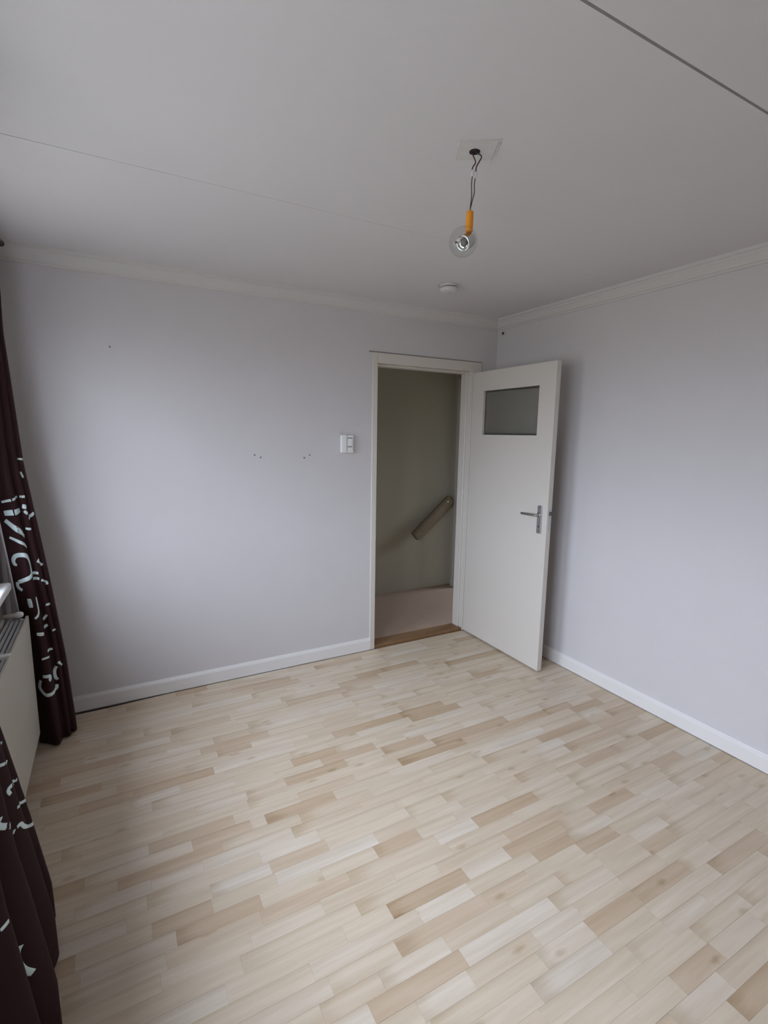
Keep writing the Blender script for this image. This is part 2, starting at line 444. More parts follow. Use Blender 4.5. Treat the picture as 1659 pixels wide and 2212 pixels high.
# windows in the left wall
for wi, (WY0, WY1) in enumerate(WINDOWS):
    wf = empty('window_%d' % (wi + 1), (XL - 0.10, (WY0 + WY1) / 2, WZ0))
    tag(wf, ('white framed window above the radiator on the left wall', 'white framed window beside the camera, out of the frame')[wi], 'window', kind='structure')
    fx0, fx1 = -0.025, 0.025
    hy, hz = (WY1 - WY0) / 2, WZ1 - WZ0
    def wbox(name, a, b, m, bev=0.004):
        return box(name, a, b, m, wf, bev)
    wbox('window_frame', (fx0, -hy, 0), (fx1, hy, 0.05), M['frame'])
    wbox('window_frame', (fx0, -hy, hz - 0.05), (fx1, hy, hz), M['frame'])
    wbox('window_frame', (fx0, -hy, 0.05), (fx1, -hy + 0.05, hz - 0.05), M['frame'])
    wbox('window_frame', (fx0, hy - 0.05, 0.05), (fx1, hy, hz - 0.05), M['frame'])
    wbox('mullion', (fx0 + .005, -0.02, 0.05), (fx1 - .005, 0.02, hz - 0.05), M['frame'])
    for s in (-1, 1):
        y0, y1 = (0.02, hy - 0.05) if s > 0 else (-hy + 0.05, -0.02)
        wbox('glass_pane', (-0.003, y0, 0.05), (0.003, y1, hz - 0.05), M['glass'], 0)
    # window sill board
    sl = box('window_sill', (XL - 0.07, WY0 - 0.03, 0.845), (-3.088, (-0.375 if wi == 0 else WY1 + 0.08), 0.88), M['white_plastic'], None, 0.008, 3)
    tag(sl, ('white window sill board projecting above the radiator beside the curtain', 'white window sill board beside the camera')[wi], 'window sill', kind='structure')

# unseen eaves added outside above the windows to block steep sky light
o = box('trim_7', (XL - 0.62, YB, 2.46), (XL - 0.18, 0.3, 2.52), M['frame'])
tag(o, 'unseen roof eaves added outside above the windows to block steep sky light', 'eaves', kind='structure')

# hall beyond the door
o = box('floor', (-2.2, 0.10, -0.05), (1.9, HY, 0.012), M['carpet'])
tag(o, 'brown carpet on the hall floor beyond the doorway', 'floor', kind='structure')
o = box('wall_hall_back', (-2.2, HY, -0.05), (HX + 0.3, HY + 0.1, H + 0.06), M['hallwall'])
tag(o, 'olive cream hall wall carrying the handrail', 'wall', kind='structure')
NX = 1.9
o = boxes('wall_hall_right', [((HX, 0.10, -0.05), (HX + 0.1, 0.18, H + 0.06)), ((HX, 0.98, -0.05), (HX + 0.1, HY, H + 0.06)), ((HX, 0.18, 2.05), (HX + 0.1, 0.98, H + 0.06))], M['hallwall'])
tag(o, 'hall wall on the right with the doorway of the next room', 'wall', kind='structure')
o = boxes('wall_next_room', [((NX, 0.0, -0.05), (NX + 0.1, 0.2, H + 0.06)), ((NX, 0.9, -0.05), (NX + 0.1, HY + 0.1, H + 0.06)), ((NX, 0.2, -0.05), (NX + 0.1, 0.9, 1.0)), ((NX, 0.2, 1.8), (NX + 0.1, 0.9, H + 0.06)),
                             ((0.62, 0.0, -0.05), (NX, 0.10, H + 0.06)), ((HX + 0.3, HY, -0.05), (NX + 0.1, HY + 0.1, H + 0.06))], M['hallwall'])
tag(o, 'walls of the next room out of sight beyond the hall', 'wall', kind='structure')
o = box('wall_hall_left', (-2.3, 0.10, -0.05), (-2.2, HY, H + 0.06), M['hallwall'])
tag(o, 'hall wall out of sight left of the doorway', 'wall', kind='structure')
o = box('ceiling', (-2.3, 0.10, H + 0.0), (2.0, HY + 0.1, H + 0.06), M['ceiling'])
tag(o, 'ceiling of the hall beyond the doorway', 'ceiling', kind='structure')
# door casing of the next room on the hall's right wall
dc = empty('trim_4', (HX, HY - 0.07, 0.012))
tag(dc, 'pale casing board with plinth block at the right end of the hall', 'door casing', kind='structure')
box('casing_board', (-0.022, -0.075, 0.10), (0, 0.0, 2.1), M['cream'], dc, 0.003)
box('plinth_block', (-0.028, -0.080, 0.0), (0, 0.005, 0.10), M['cream'], dc, 0.003)

# door frame
df = empty('trim_5', ((DOOR_X0 + DOOR_X1) / 2, 0, 0))
tag(df, 'cream painted wooden frame round the open doorway', 'door frame', kind='structure')
cx = (DOOR_X0 + DOOR_X1) / 2
def frame_bm(pieces, name):
    bm = bmesh.new()
    for lo, hi in pieces:
        box_bm(bm, (lo[0] - cx, lo[1], lo[2]), (hi[0] - cx, hi[1], hi[2]), 0.0025, 1)
    return bm_obj(name, bm, M['cream'], df)
frame_bm([((OX0, -0.012, 0.0), (DOOR_X0, 0.108, OZ)), ((DOOR_X0, 0.036, 0.0), (DOOR_X0 + 0.013, 0.108, DOOR_Z))], 'jamb')
frame_bm([((DOOR_X1, -0.012, 0.0), (OX1, 0.108, OZ)), ((DOOR_X1 - 0.013, 0.036, 0.0), (DOOR_X1, 0.108, DOOR_Z))], 'jamb')
frame_bm([((DOOR_X0, -0.012, DOOR_Z), (DOOR_X1, 0.108, OZ)), ((DOOR_X0 + 0.013, 0.036, DOOR_Z - 0.013), (DOOR_X1 - 0.013, 0.108, DOOR_Z))], 'head')
hf = frame_bm([((OX0 - 0.026, -0.006, OZ - 0.001), (OX1 + 0.004, 0.001, OZ + 0.006))], 'head_shadow_line')  # dark strip painted as the shadow line in the gap above the head
hf.data.materials[0] = M['shadow_line']
th = box('trim_6', (DOOR_X0 - 0.002, -0.004, -0.01), (DOOR_X1 + 0.002, 0.115, 0.020), M['threshold'], None, 0.004, 2)
tag(th, 'brown wooden threshold strip in the doorway', 'threshold', kind='structure')

# ------------------------------------------------------------------ laminate floor, stave by stave
fl = box('floor', (XL - 0.02, YB, -0.04), (0.02, 0.104, -0.0085), M['underfloor'])
tag(fl, 'pale beech strip laminate floor of the empty room', 'floor', kind='structure')
rng = random.Random(7)
SW = 0.0585
KNOWN = [  # staves told apart in the photograph: (x0, x1, y, tone)
    (-1.68, -1.39, -2.265, 1.0), (-1.388, -1.15, -2.21, 0.20), (-1.436, -1.10, -1.68, 0.16), (-1.932, -1.62, -1.855, 0.18),
    (-2.566, -2.30, -1.640, 0.22), (-2.188, -1.885, -1.295, 0.16), (-2.472, -2.25, -1.288, 0.28), (-2.285, -2.12, -0.742, 0.30),
    (-1.72, -1.54, -0.875, 0.14), (-1.28, -0.95, -0.93, 0.15), (-1.05, -0.80, -1.16, 0.18), (-0.80, -0.55, -1.24, 0.22),
    (-1.55, -1.30, -1.10, 0.2), (-0.95, -0.70, -1.85, 0.18), (-0.75, -0.50, -1.62, 0.25), (-2.05, -1.75, -1.07, 0.2),
]
rows = []
nrow = int(math.ceil((-0.012 - YB) / SW))
staves = []      # (x0, x1, y0, y1, tone)
for r in range(nrow):
    y1 = -0.012 - r * SW; y0 = max(y1 - SW, YB + 0.003); yc = (y0 + y1) / 2
    segs = []
    kn = sorted([k for k in KNOWN if abs(k[2] - yc) <= SW / 2 + 1e-6])
    xcur = XL + 0.012
    xend = -0.012
    def fill(a, b):
        xx = a
        first = True
        while xx < b - 1e-6:
            ln = rng.uniform(0.17, 0.40)
            if first and a == XL + 0.012: ln *= rng.uniform(0.3, 1.0)
            first = False
            if b - (xx + ln) < 0.10: ln = b - xx
            t = rng.random()
            tone = rng.betavariate(5, 2) * 0.75 + 0.22 if t < 0.80 else (rng.uniform(0.05, 0.40) if t < 0.92 else rng.uniform(0.9, 1.0))
            segs.append((xx, xx + ln, tone)); xx += ln
    for k in kn:
        if k[0] < xcur + 0.05: continue
        fill(xcur, k[0]); segs.append((k[0], k[1], k[3])); xcur = k[1]
    fill(xcur, xend)
    for a, b, t in segs: staves.append((a, b, y0, y1, t))

CP = np.array(CAM_POS); CRn = np.array(CR)
def proj(P):
    q = (np.asarray(P) - CP) @ CRn.T
    return q
def screen_area(s):
    x0, x1, y0, y1, _ = s
    q = proj([(x0, y0, 0), (x1, y0, 0), (x1, y1, 0), (x0, y1, 0), ((x0 + x1) / 2, (y0 + y1) / 2, 0)])
    if (q[:, 2] < 0.15).any(): return 0
    u = 829.5 + 1078.89 * q[:, 0] / q[:, 2]; v = 1106 - 1078.89 * q[:, 1] / q[:, 2]
    inside = ((u > 0) & (u < 1659) & (v > 0) & (v < 2212)).mean()
    a = 0.5 * abs(sum(u[i] * v[(i + 1) % 4] - u[(i + 1) % 4] * v[i] for i in range(4)))
    return a * inside
order = sorted(range(len(staves)), key=lambda i: -screen_area(staves[i]))
top = set(order[:296])

def stave_geo(s, idx):
    x0, x1, y0, y1, t = s
    g = 0.00016
    # every third long joint and some butt joints are real board joints, a little wider
    dz = ((idx * 7919) % 13) / 13 * 0.00025
    gy = 0.00032 if (int(round((-0.012 - y1) / SW)) % 3 == 0) else g
    ytop = y1 - gy
    vs = [(x0 + g, y0 + g, -0.008), (x1 - g, y0 + g, -0.008), (x1 - g, ytop, -0.008), (x0 + g, ytop, -0.008),
          (x0 + g, y0 + g, dz), (x1 - g, y0 + g, dz), (x1 - g, ytop, dz), (x0 + g, ytop, dz)]
    if y1 > -0.02:      # first row stops short of the skirting near the curtain
        vs = [(a, (b if b < -0.03 else (-0.016 - 0.018 * max(0, min(1, (-2.55 - a) / 0.12)) )), c) for a, b, c in vs]
    fs = [(3, 2, 1, 0), (4, 5, 6, 7), (0, 1, 5, 4), (1, 2, 6, 5), (2, 3, 7, 6), (3, 0, 4, 7)]
    return vs, fs
def add_tone(me, tones, seeds):
    a = me.attributes.new('tone', 'FLOAT', 'FACE')
    a.data.foreach_set('value', tones)
    a = me.attributes.new('seed', 'FLOAT', 'FACE')
    a.data.foreach_set('value', seeds)
    k = len(me.vertices) // 8
    for nm, pat in (('su', [0, 1, 1, 0, 0, 1, 1, 0]), ('sv', [0, 0, 1, 1, 0, 0, 1, 1])):
        a = me.attributes.new(nm, 'FLOAT', 'POINT')
        a.data.foreach_set('value', [float(q) for q in pat] * k)
rv, rf, rt, rs = [], [], [], []
for i, s in enumerate(staves):
    vs, fs = stave_geo(s, i)
    if i in top:
        o = mesh_obj('plank', vs, fs, M['plank'], fl)
        add_tone(o.data, [s[4]] * 6, [(i * 0.61803) % 1.0] * 6)
    else:
        b = len(rv); rv += vs; rf += [tuple(b + k for k in f) for f in fs]; rt += [s[4]] * 6; rs += [(i * 0.61803) % 1.0] * 6
o = mesh_obj('plank_remainder', rv, rf, M['plank'], fl)
add_tone(o.data, rt, rs)
o['kind'] = 'stuff'

# ------------------------------------------------------------------ open door
dr = empty('door_1', (DOOR_X1, -0.018, 0.012))
tag(dr, 'open cream painted door with frosted pane and lever handle', 'door', kind='structure')
DW, DH, DT = 0.8135, 2.015, 0.040
gy0, gy1, gz0, gz1 = -0.680, -0.136, 1.560, 1.875      # pane opening, door coordinates
bm = bmesh.new()
# leaf with a window hole, built as a ring of quads with a reveal
xs = (0.0, DT)
outer = [(0.0, 0.0), (-DW, 0.0), (-DW, DH), (0.0, DH)]
inner = [(gy1, gz0), (gy0, gz0), (gy0, gz1), (gy1, gz1)]
V = {}
for xi, xx in enumerate(xs):
    for k in range(4):
        V[('o', xi, k)] = bm.verts.new((xx, outer[k][0], outer[k][1]))
        V[('i', xi, k)] = bm.verts.new((xx, inner[k][0], inner[k][1]))
for xi in (0, 1):
    for k in range(4):
        k2 = (k + 1) % 4
        bm.faces.new((V[('o', xi, k)], V[('o', xi, k2)], V[('i', xi, k2)], V[('i', xi, k)]))
for kind in 'oi':
    for k in range(4):
        k2 = (k + 1) % 4
        bm.faces.new((V[(kind, 0, k)], V[(kind, 0, k2)], V[(kind, 1, k2)], V[(kind, 1, k)]))
bmesh.ops.recalc_face_normals(bm, faces=bm.faces)
es = [ed for ed in bm.edges if all(abs(v.co.y) < 1e-6 or abs(v.co.y + DW) < 1e-6 or abs(v.co.z) < 1e-6 or abs(v.co.z - DH) < 1e-6 for v in ed.verts)
      and (abs(ed.verts[0].co.x - ed.verts[1].co.x) < 1e-6) and
      (abs(ed.verts[0].co.y - ed.verts[1].co.y) < 1e-6 or abs(ed.verts[0].co.z - ed.verts[1].co.z) < 1e-6)]
bmesh.ops.bevel(bm, geom=es, offset=0.003, segments=2, affect='EDGES', profile=0.5)
leaf = bm_obj('leaf', bm, M['cream'], dr)
box('glass_pane', (0.017, gy0 - 0.004, gz0 - 0.004), (0.022, gy1 + 0.004, gz1 + 0.004), M['frosted'], dr)
# glazing beads
boxes('glazing_bead', [((0.022, gy0, gz0), (0.036, gy0 + 0.012, gz1)), ((0.022, gy1 - 0.012, gz0), (0.036, gy1, gz1)),
                       ((0.022, gy0 + .012, gz0), (0.036, gy1 - .012, gz0 + 0.012)), ((0.022, gy0 + .012, gz1 - 0.012), (0.036, gy1 - .012, gz1))], M['cream'], dr)
# lever handle on back plate (both faces)
for s in (0, 1):
    xf = 0.0 if s == 0 else DT
    sg = -1 if s == 0 else 1
    hx = lambda a: xf + sg * a
    lo, hi = sorted((hx(0.0), hx(0.007)))
    pt = box('handle_plate', (lo, -0.772, 0.930), (hi, -0.734, 1.112), M['metal'], dr, 0.0025)
    hz0 = 1.052
    bm = bmesh.new()
    cyl_bm(bm, (hx(0.006), -0.753, hz0), (hx(0.014), -0.753, hz0), 0.014)
    cyl_bm(bm, (hx(0.006), -0.753, hz0), (hx(0.050), -0.753, hz0), 0.0085)
    lv = bm_obj('lever', bm, M['metal'], pt, True)
    grip = tube('lever_grip', [(hx(0.046), -0.758, hz0), (hx(0.048), -0.735, hz0 + .001), (hx(0.047), -0.69, hz0 - 0.001), (hx(0.044), -0.630, hz0 - 0.003)], 0.0085, M['metal'], pt, 14)
    for k, zz in enumerate((0.945, 1.098)):
        cyl('screw', (hx(0.006), -0.753, zz), (hx(0.0085), -0.753, zz), 0.004, M['darkmetal'], pt, seg=12)
    cyl('keyhole', (hx(0.006), -0.753, 0.975), (hx(0.0076), -0.753, 0.975), 0.005, M['hole'], pt, seg=12)
lp = box('lock_plate', (0.010, -DW - 0.0015, 0.955), (0.030, -DW + 0.002, 1.100), M['grille'], dr, 0.0006, 1)
box('latch_bolt', (0.013, -DW - 0.011, 1.055), (0.028, -DW + 0.001, 1.080), M['darkmetal'], dr, 0.003)
for zz in (0.25, 1.0, 1.78):
    cyl('hinge', (DT + 0.002, 0.006, zz), (DT + 0.002, 0.006, zz + 0.09), 0.007, M['metal'], dr, seg=16)

# ------------------------------------------------------------------ handrail in the hall
hr = empty('handrail', (0.13, HY, 0.75))
tag(hr, 'sloping brown wooden handrail on the hall wall seen through the doorway', 'handrail')
a, b = Vector((-0.085, HY - 0.075, 0.575)), Vector((0.325, HY - 0.075, 0.925))
d = (b - a).normalized(); up = Vector((-d.z, 0, d.x))
sec = [(-0.024, -0.046), (0.024, -0.046), (0.029, -0.03), (0.029, 0.024), (0.018, 0.046), (-0.018, 0.046), (-0.029, 0.024), (-0.029, -0.03)]
vs = []
off = Vector(hr.location)
for pp in (a, b):
    for yy, uu in sec:
        vs.append(pp + Vector((0, yy, 0)) + up * uu - off)
n = len(sec)
rail = mesh_obj('rail', vs, [(i, (i + 1) % n, n + (i + 1) % n, n + i) for i in range(n)] + [tuple(range(n))[::-1], tuple(range(n, 2 * n))], M['railwood'], hr)
for t in (0.12, 0.88):
    q = a.lerp(b, t) - up * 0.03 - off
    tube('bracket', [q + Vector((0, 0, 0.004)), q + Vector((0, 0.012, -0.03)), q + Vector((0, 0.045, -0.04)), q + Vector((0, 0.074, -0.04))], 0.006, M['metal'], hr, 8)
cyl('end_screw', b - d * 0.06 - off + Vector((0, -0.026, 0.02)), b - d * 0.06 - off + Vector((0, -0.034, 0.02)), 0.008, M['white_plastic'], hr, seg=12)

# ------------------------------------------------------------------ wall control left of the door
tz = empty('wall_thermostat', (-1.264, 0, 1.497))
tag(tz, 'small white wall control unit left of the doorway', 'thermostat')
box('body', (-0.046, -0.026, -0.058), (0.044, 0.0, 0.058), M['white_plastic'], tz, 0.006, 3)
box('raised_panel', (-0.048, -0.033, -0.058), (-0.010, -0.010, 0.059), M['white_plastic'], tz, 0.004, 2)
box('slider_slot', (-0.004, -0.0275, -0.042), (0.033, -0.024, 0.044), M['grey_plastic'], tz, 0.001, 1)
box('slider_cover', (-0.003, -0.030, -0.014), (0.032, -0.024, 0.036), M['white_plastic'], tz, 0.002, 2)
box('slider_cover', (-0.003, -0.030, -0.042), (0.032, -0.024, -0.022), M['white_plastic'], tz, 0.002, 2)

# ------------------------------------------------------------------ smoke detector
sd = empty('smoke_detector', (-0.868, -0.565, H))
tag(sd, 'round white smoke detector on the ceiling beyond the bulb', 'smoke detector')
lathe('base_plate', [(0.0, 0.0), (0.052, 0.0), (0.053, -0.004), (0.052, -0.010), (0.046, -0.012), (0.0, -0.012)], M['detector_plastic'], sd)
lathe('vent_ring', [(0.0, -0.012), (0.044, -0.012), (0.044, -0.019), (0.0, -0.019)], M['grey_plastic'], sd)
lathe('cover', [(0.0, -0.019), (0.053, -0.018), (0.055, -0.022), (0.053, -0.030), (0.044, -0.038), (0.024, -0.042), (0.0, -0.043)], M['detector_plastic'], sd)
lathe('test_button', [(0.0, -0.042), (0.010, -0.0425), (0.010, -0.045), (0.0, -0.0455)], M['detector_plastic'], sd, seg=24)

# ------------------------------------------------------------------ ceiling outlet patch and bare bulb on its wires
BX, BY = -1.620, -1.742
cp = empty('ceiling_outlet', (BX, BY, H))
cp.rotation_euler = (0, 0, -0.497)
tag(cp, 'rough unpainted square round the dark cable hole in the ceiling', 'ceiling outlet')
box('plaster_patch', (-0.055, -0.056, -0.0025), (0.062, 0.050, 0.001), M['patch'], cp, 0.001, 1)
boxes('paint_edge', [((0.066, -0.070, -0.002), (0.069, 0.030, 0.0005)), ((0.000, -0.064, -0.002), (0.064, -0.061, 0.0005))], M['cornice'], cp)
cyl('cable_hole', (0.0, 0.0, -0.0040), (0.0, 0.0, -0.001), 0.0165, M['hole'], cp, seg=28)

lb = empty('hanging_bulb', (BX, BY, H))
tag(lb, 'bare clear globe bulb hanging on thin wires from the ceiling', 'lamp')
# camera sideways direction at the lamp
sx = Vector((0.879, -0.476, 0)).normalized(); fy = Vector((0.476, 0.879, 0)).normalized()
P = lambda s, z, f=0.0: sx * s + fy * f + Vector((0, 0, z))
tube('wire', [P(-0.008, -0.002), P(-0.004, -0.014), P(0.004, -0.032), P(-0.004, -0.046), P(-0.006, -0.056)], 0.0019, M['redcable'], lb, 8)
tube('wire', [P(0.006, -0.002), P(0.010, -0.008), P(0.020, -0.013), P(0.021, -0.020), P(0.012, -0.036), P(0.007, -0.046), P(0.006, -0.058)], 0.0019, M['cable'], lb, 8)
ck = boxes('wire_connector', [((-0.010, -0.006, -0.009), (-0.0005, 0.006, 0.009)), ((0.0005, -0.006, -0.013), (0.010, 0.006, 0.005))], M['clearplastic'], lb, 0.003)
ck.location = P(0.001, -0.064); ck.rotation_euler = (0.1, 0.12, -0.5)
tube('wire', [P(-0.004, -0.070), P(-0.0055, -0.095), P(-0.004, -0.125), P(-0.006, -0.150), P(-0.007, -0.170)], 0.0015, M['cable'], lb, 8)
tube('wire', [P(0.006, -0.072), P(0.003, -0.095), P(0.004, -0.118), P(-0.001, -0.140), P(-0.007, -0.168)], 0.0015, M['cable'], lb, 8)
top_ = P(-0.007, -0.168); bot = P(-0.0085, -0.232)
lathe('lamp_sleeve', [(0.0, 0.0), (0.003, 0.0), (0.0108, -0.006), (0.0115, -0.010), (0.0115, -0.062), (0.010, -0.064), (0.0, -0.064)], M['orange'], lb, top_, (0.02, 0, 1), 28)
# globe and its silver cup, tilted towards the room
gc = P(-0.026, -0.263, -0.006)
bm = bmesh.new(); bmesh.ops.create_uvsphere(bm, u_segments=48, v_segments=32, radius=0.044)
gl = bm_obj('glass_globe', bm, M['globe'], lb, True); gl.location = gc
ax = (Vector(CAM_POS) - (Vector((BX, BY, H)) + gc)).normalized()
axis = (ax - sx * 0.62 + Vector((0, 0, -0.32))).normalized()      # towards the camera, left and down
c0 = gc + sx * 0.006 + Vector((0, 0, -0.001)) - axis * 0.012
cup = lathe('silver_cup', [(0.014, -0.020), (0.0215, -0.017), (0.0225, -0.010), (0.0232, 0.022), (0.0240, 0.024), (0.0232, 0.027), (0.019, 0.028), (0.0165, 0.022), (0.0135, 0.021), (0.0, 0.019)], M['chrome'], lb, c0, axis, 40)
lathe('dark_center', [(0.0105, 0.020), (0.0105, 0.0235), (0.007, 0.0245), (0.0, 0.0238)], M['darkmetal'], cup, c0, axis, 24)
pin = cyl('bayonet_pin', c0 + axis * 0.015 - sx * 0.021, c0 + axis * 0.015 - sx * 0.030, 0.003, M['darkmetal'], cup, seg=12)

# ------------------------------------------------------------------ wall plugs and hook
def plug(x, z, r, lab, m='mark'):
    o = cyl('wall_plug', (x, 0.004, z), (x, -0.0025, z), r, M[m], seg=14)
    tag(o, lab, 'wall plug', 'wall plugs left in the doorway wall')
plug(-2.627, 1.999, 0.0045, 'lone grey wall plug high on the doorway wall near the curtain')
plug(-1.880, 1.427, 0.0052, 'dark wall plug, left upper one of the left pair')
plug(-1.843, 1.412, 0.0050, 'grey wall plug, lower right one of the left pair')
plug(-1.561, 1.407, 0.0058, 'grey wall plug, lower left one of the pair nearer the door')
plug(-1.523, 1.424, 0.0048, 'grey wall plug, upper right one of the pair nearer the door')
hk = empty('wall_hook', (0.0, -0.065, 2.329))
tag(hk, 'tiny black hook high on the right wall beside the corner', 'wall hook')
tube('hook_wire', [(0.002, 0, 0.006), (-0.010, 0, 0.006), (-0.014, 0, -0.002), (-0.011, 0, -0.010), (-0.006, 0, -0.008)], 0.0028, M['cable'], hk, 8)
cyl('hook_plate', (0.001, 0, 0.0), (-0.003, 0, 0.0), 0.007, M['cable'], hk, seg=14)

# ------------------------------------------------------------------ radiator
RX, RY0, RY1, RZ0, RZ1 = -3.040, -1.75, -0.346, 0.105, 0.705
rd = empty('radiator', (RX, RY1, RZ0))
tag(rd, 'white panel radiator below the window sill beside the dark curtain', 'radiator')
L = RY1 - RY0; RH = RZ1 - RZ0
box('front_panel', (-0.012, -L, 0), (0.0, 0.0, RH), M['radiator'], rd, 0.004, 2)
box('rear_panel', (-0.100, -L, 0), (-0.088, 0.0, RH), M['radiator'], rd, 0.004, 2)
box('end_cover', (-0.088, -0.004, 0.02), (-0.012, 0.0, RH - 0.03), M['radiator'], rd)
box('end_cover', (-0.088, -L, 0.02), (-0.012, -L + 0.004, RH - 0.03), M['radiator'], rd)
fins = []
yy = -0.02
while yy > -L + 0.02:
    fins.append(((-0.086, yy - 0.0012, 0.05), (-0.014, yy, RH - 0.025))); yy -= 0.022
o = boxes('convector_fins', fins, M['grille'], rd); o['kind'] = 'stuff'
for k in range(4):      # top grille, bars along the radiator
    xx = -0.080 + k * 0.017
    box('grille_bar', (xx, -L + 0.004, RH - 0.018), (xx + 0.011, -0.006, RH - 0.012), M['grille'], rd)
for yy in (-0.47, -0.94):
    box('grille_clip', (-0.090, yy - 0.012, RH - 0.014), (-0.004, yy + 0.012, RH + 0.003), M['white_plastic'], rd, 0.002, 1)
cyl('vent_plug', (-0.022, -0.030, RH - 0.010), (-0.022, -0.030, RH - 0.004), 0.006, M['white_plastic'], rd, seg=14)
bm = cyl_bm(bmesh.new(), (-0.094, -0.013, RH + 0.010), (-0.030, -0.013, RH + 0.012), 0.010)
hd = bm_obj('header_pipe', bm, M['radiator'], rd, True)
o = lathe('air_vent_cap', [(0.0, 0.018), (0.009, 0.016), (0.014, 0.008), (0.015, -0.004), (0.011, -0.016), (0.0, -0.019)], M['white_plastic'], rd, (-0.034, -0.013, RH + 0.012), (1, 0, 0.05), 24)

# ------------------------------------------------------------------ curtains
#CURTAIN-BEGIN
def interp(tab, z):
    return float(np.interp(z, [a for a, _ in tab], [b for _, b in tab]))
def catmull(P, n):
    P = np.array(P, float); out = []
    for i in range(len(P) - 1):
        a, b, c, d = P[max(i - 1, 0)], P[i], P[i + 1], P[min(i + 2, len(P) - 1)]
        for k in range(n):
            t = k / n
            out.append(0.5 * ((2 * b) + (c - a) * t + (2 * a - 5 * b + 4 * c - d) * t * t + (3 * b - a - 3 * c + d) * t ** 3))
    out.append(P[-1]); return np.array(out)
def resample(P, n):
    s = np.r_[0, np.cumsum(np.linalg.norm(np.diff(P, axis=0), axis=1))]
    q = np.linspace(0, s[-1], n)
    return np.c_[np.interp(q, s, P[:, 0]), np.interp(q, s, P[:, 1])]
NU = 121
FAR_R = [(0.0, -2.902), (0.10, -2.906), (0.42, -2.922), (0.82, -2.958), (1.07, -2.985), (1.4, -3.022), (2.0, -3.050), (2.4, -3.040)]
FAR_L = [(0.0, -3.055), (0.5, -3.072), (0.72, -3.090), (0.95, -3.108), (1.15, -3.126), (1.5, -3.140), (2.4, -3.125)]
FAR_P = [(0.0, 0.060), (0.10, 0.045), (0.25, 0.030), (0.42, 0.008), (0.54, 0.004), (0.60, 0.024), (0.62, 0.055), (0.70, 0.060),
         (0.80, 0.055), (0.86, 0.070), (0.84, 0.090), (0.92, 0.092), (1.0, 0.105), (0.97, 0.150), (0.70, 0.170), (0.85, 0.205), (0.55, 0.215),
         (0.65, 0.245), (0.25, 0.240), (0.15, 0.20)]
def far_path(z):
    xr, xl = interp(FAR_R, z), interp(FAR_L, z)
    pts = [(xl + a * (xr - xl), -0.326 + b * (0.85 + 0.15 * (1 - z / 2.4)) + 0.004 * math.sin(9 * a + 3 * z)) for a, b in FAR_P]
    return resample(catmull(pts, 8), NU)
NEAR_P = [(-3.000, -1.330), (-2.960, -1.345), (-2.915, -1.352), (-2.903, -1.375), (-2.925, -1.410), (-2.955, -1.440), (-2.930, -1.475), (-2.892, -1.500),
          (-2.884, -1.535), (-2.905, -1.585), (-2.955, -1.620), (-2.930, -1.670), (-2.880, -1.700), (-2.860, -1.740), (-2.885, -1.800), (-2.950, -1.840),
          (-2.925, -1.880), (-2.875, -1.900), (-2.860, -1.935), (-2.90, -1.975), (-2.96, -1.985)]
NEAR_K = [(0.0, 1.0), (0.55, 0.9), (0.95, 0.6), (1.3, 0.42), (2.4, 0.42)]
NEAR_D = [(0.0, 0.0), (0.14, -0.002), (0.43, -0.043), (0.72, -0.088), (1.2, -0.11), (2.4, -0.115)]
def near_path(z):
    dx = interp(NEAR_D, z)
    k = interp(NEAR_K, z)
    pts = [(max(a + dx, -3.028 + 0.15 * (a + 2.95)), -1.40 + (b + 1.40) * k + 0.006 * math.sin(20 * b + 2.5 * z)) for a, b in NEAR_P]
    return resample(catmull(pts, 8), NU)
#CURTAIN-END
ZS = np.r_[np.linspace(0.012, 0.3, 8), np.linspace(0.4, 2.365, 32)]
def surf_pt(path, u, z, cache={}):
    """point and normal on the sheet at share u of its width and height z"""
    key = (path.__name__, round(z, 4))
    if key not in cache: cache[key] = path(z)
    P = cache[key]
    f = min(max(u, 0), 1) * (NU - 1); i = min(int(f), NU - 2); t = f - i
    q = P[i] * (1 - t) + P[i + 1] * t
    i0, i1 = max(i - 1, 0), min(i + 2, NU - 1)
    d = P[i1] - P[i0]; d /= np.linalg.norm(d) + 1e-9
    return np.array([q[0], q[1], z]), np.array([d[1], -d[0], 0.0])
def sheet_len(path):
    P = path(1.0); return float(np.linalg.norm(np.diff(P, axis=0), axis=1).sum())

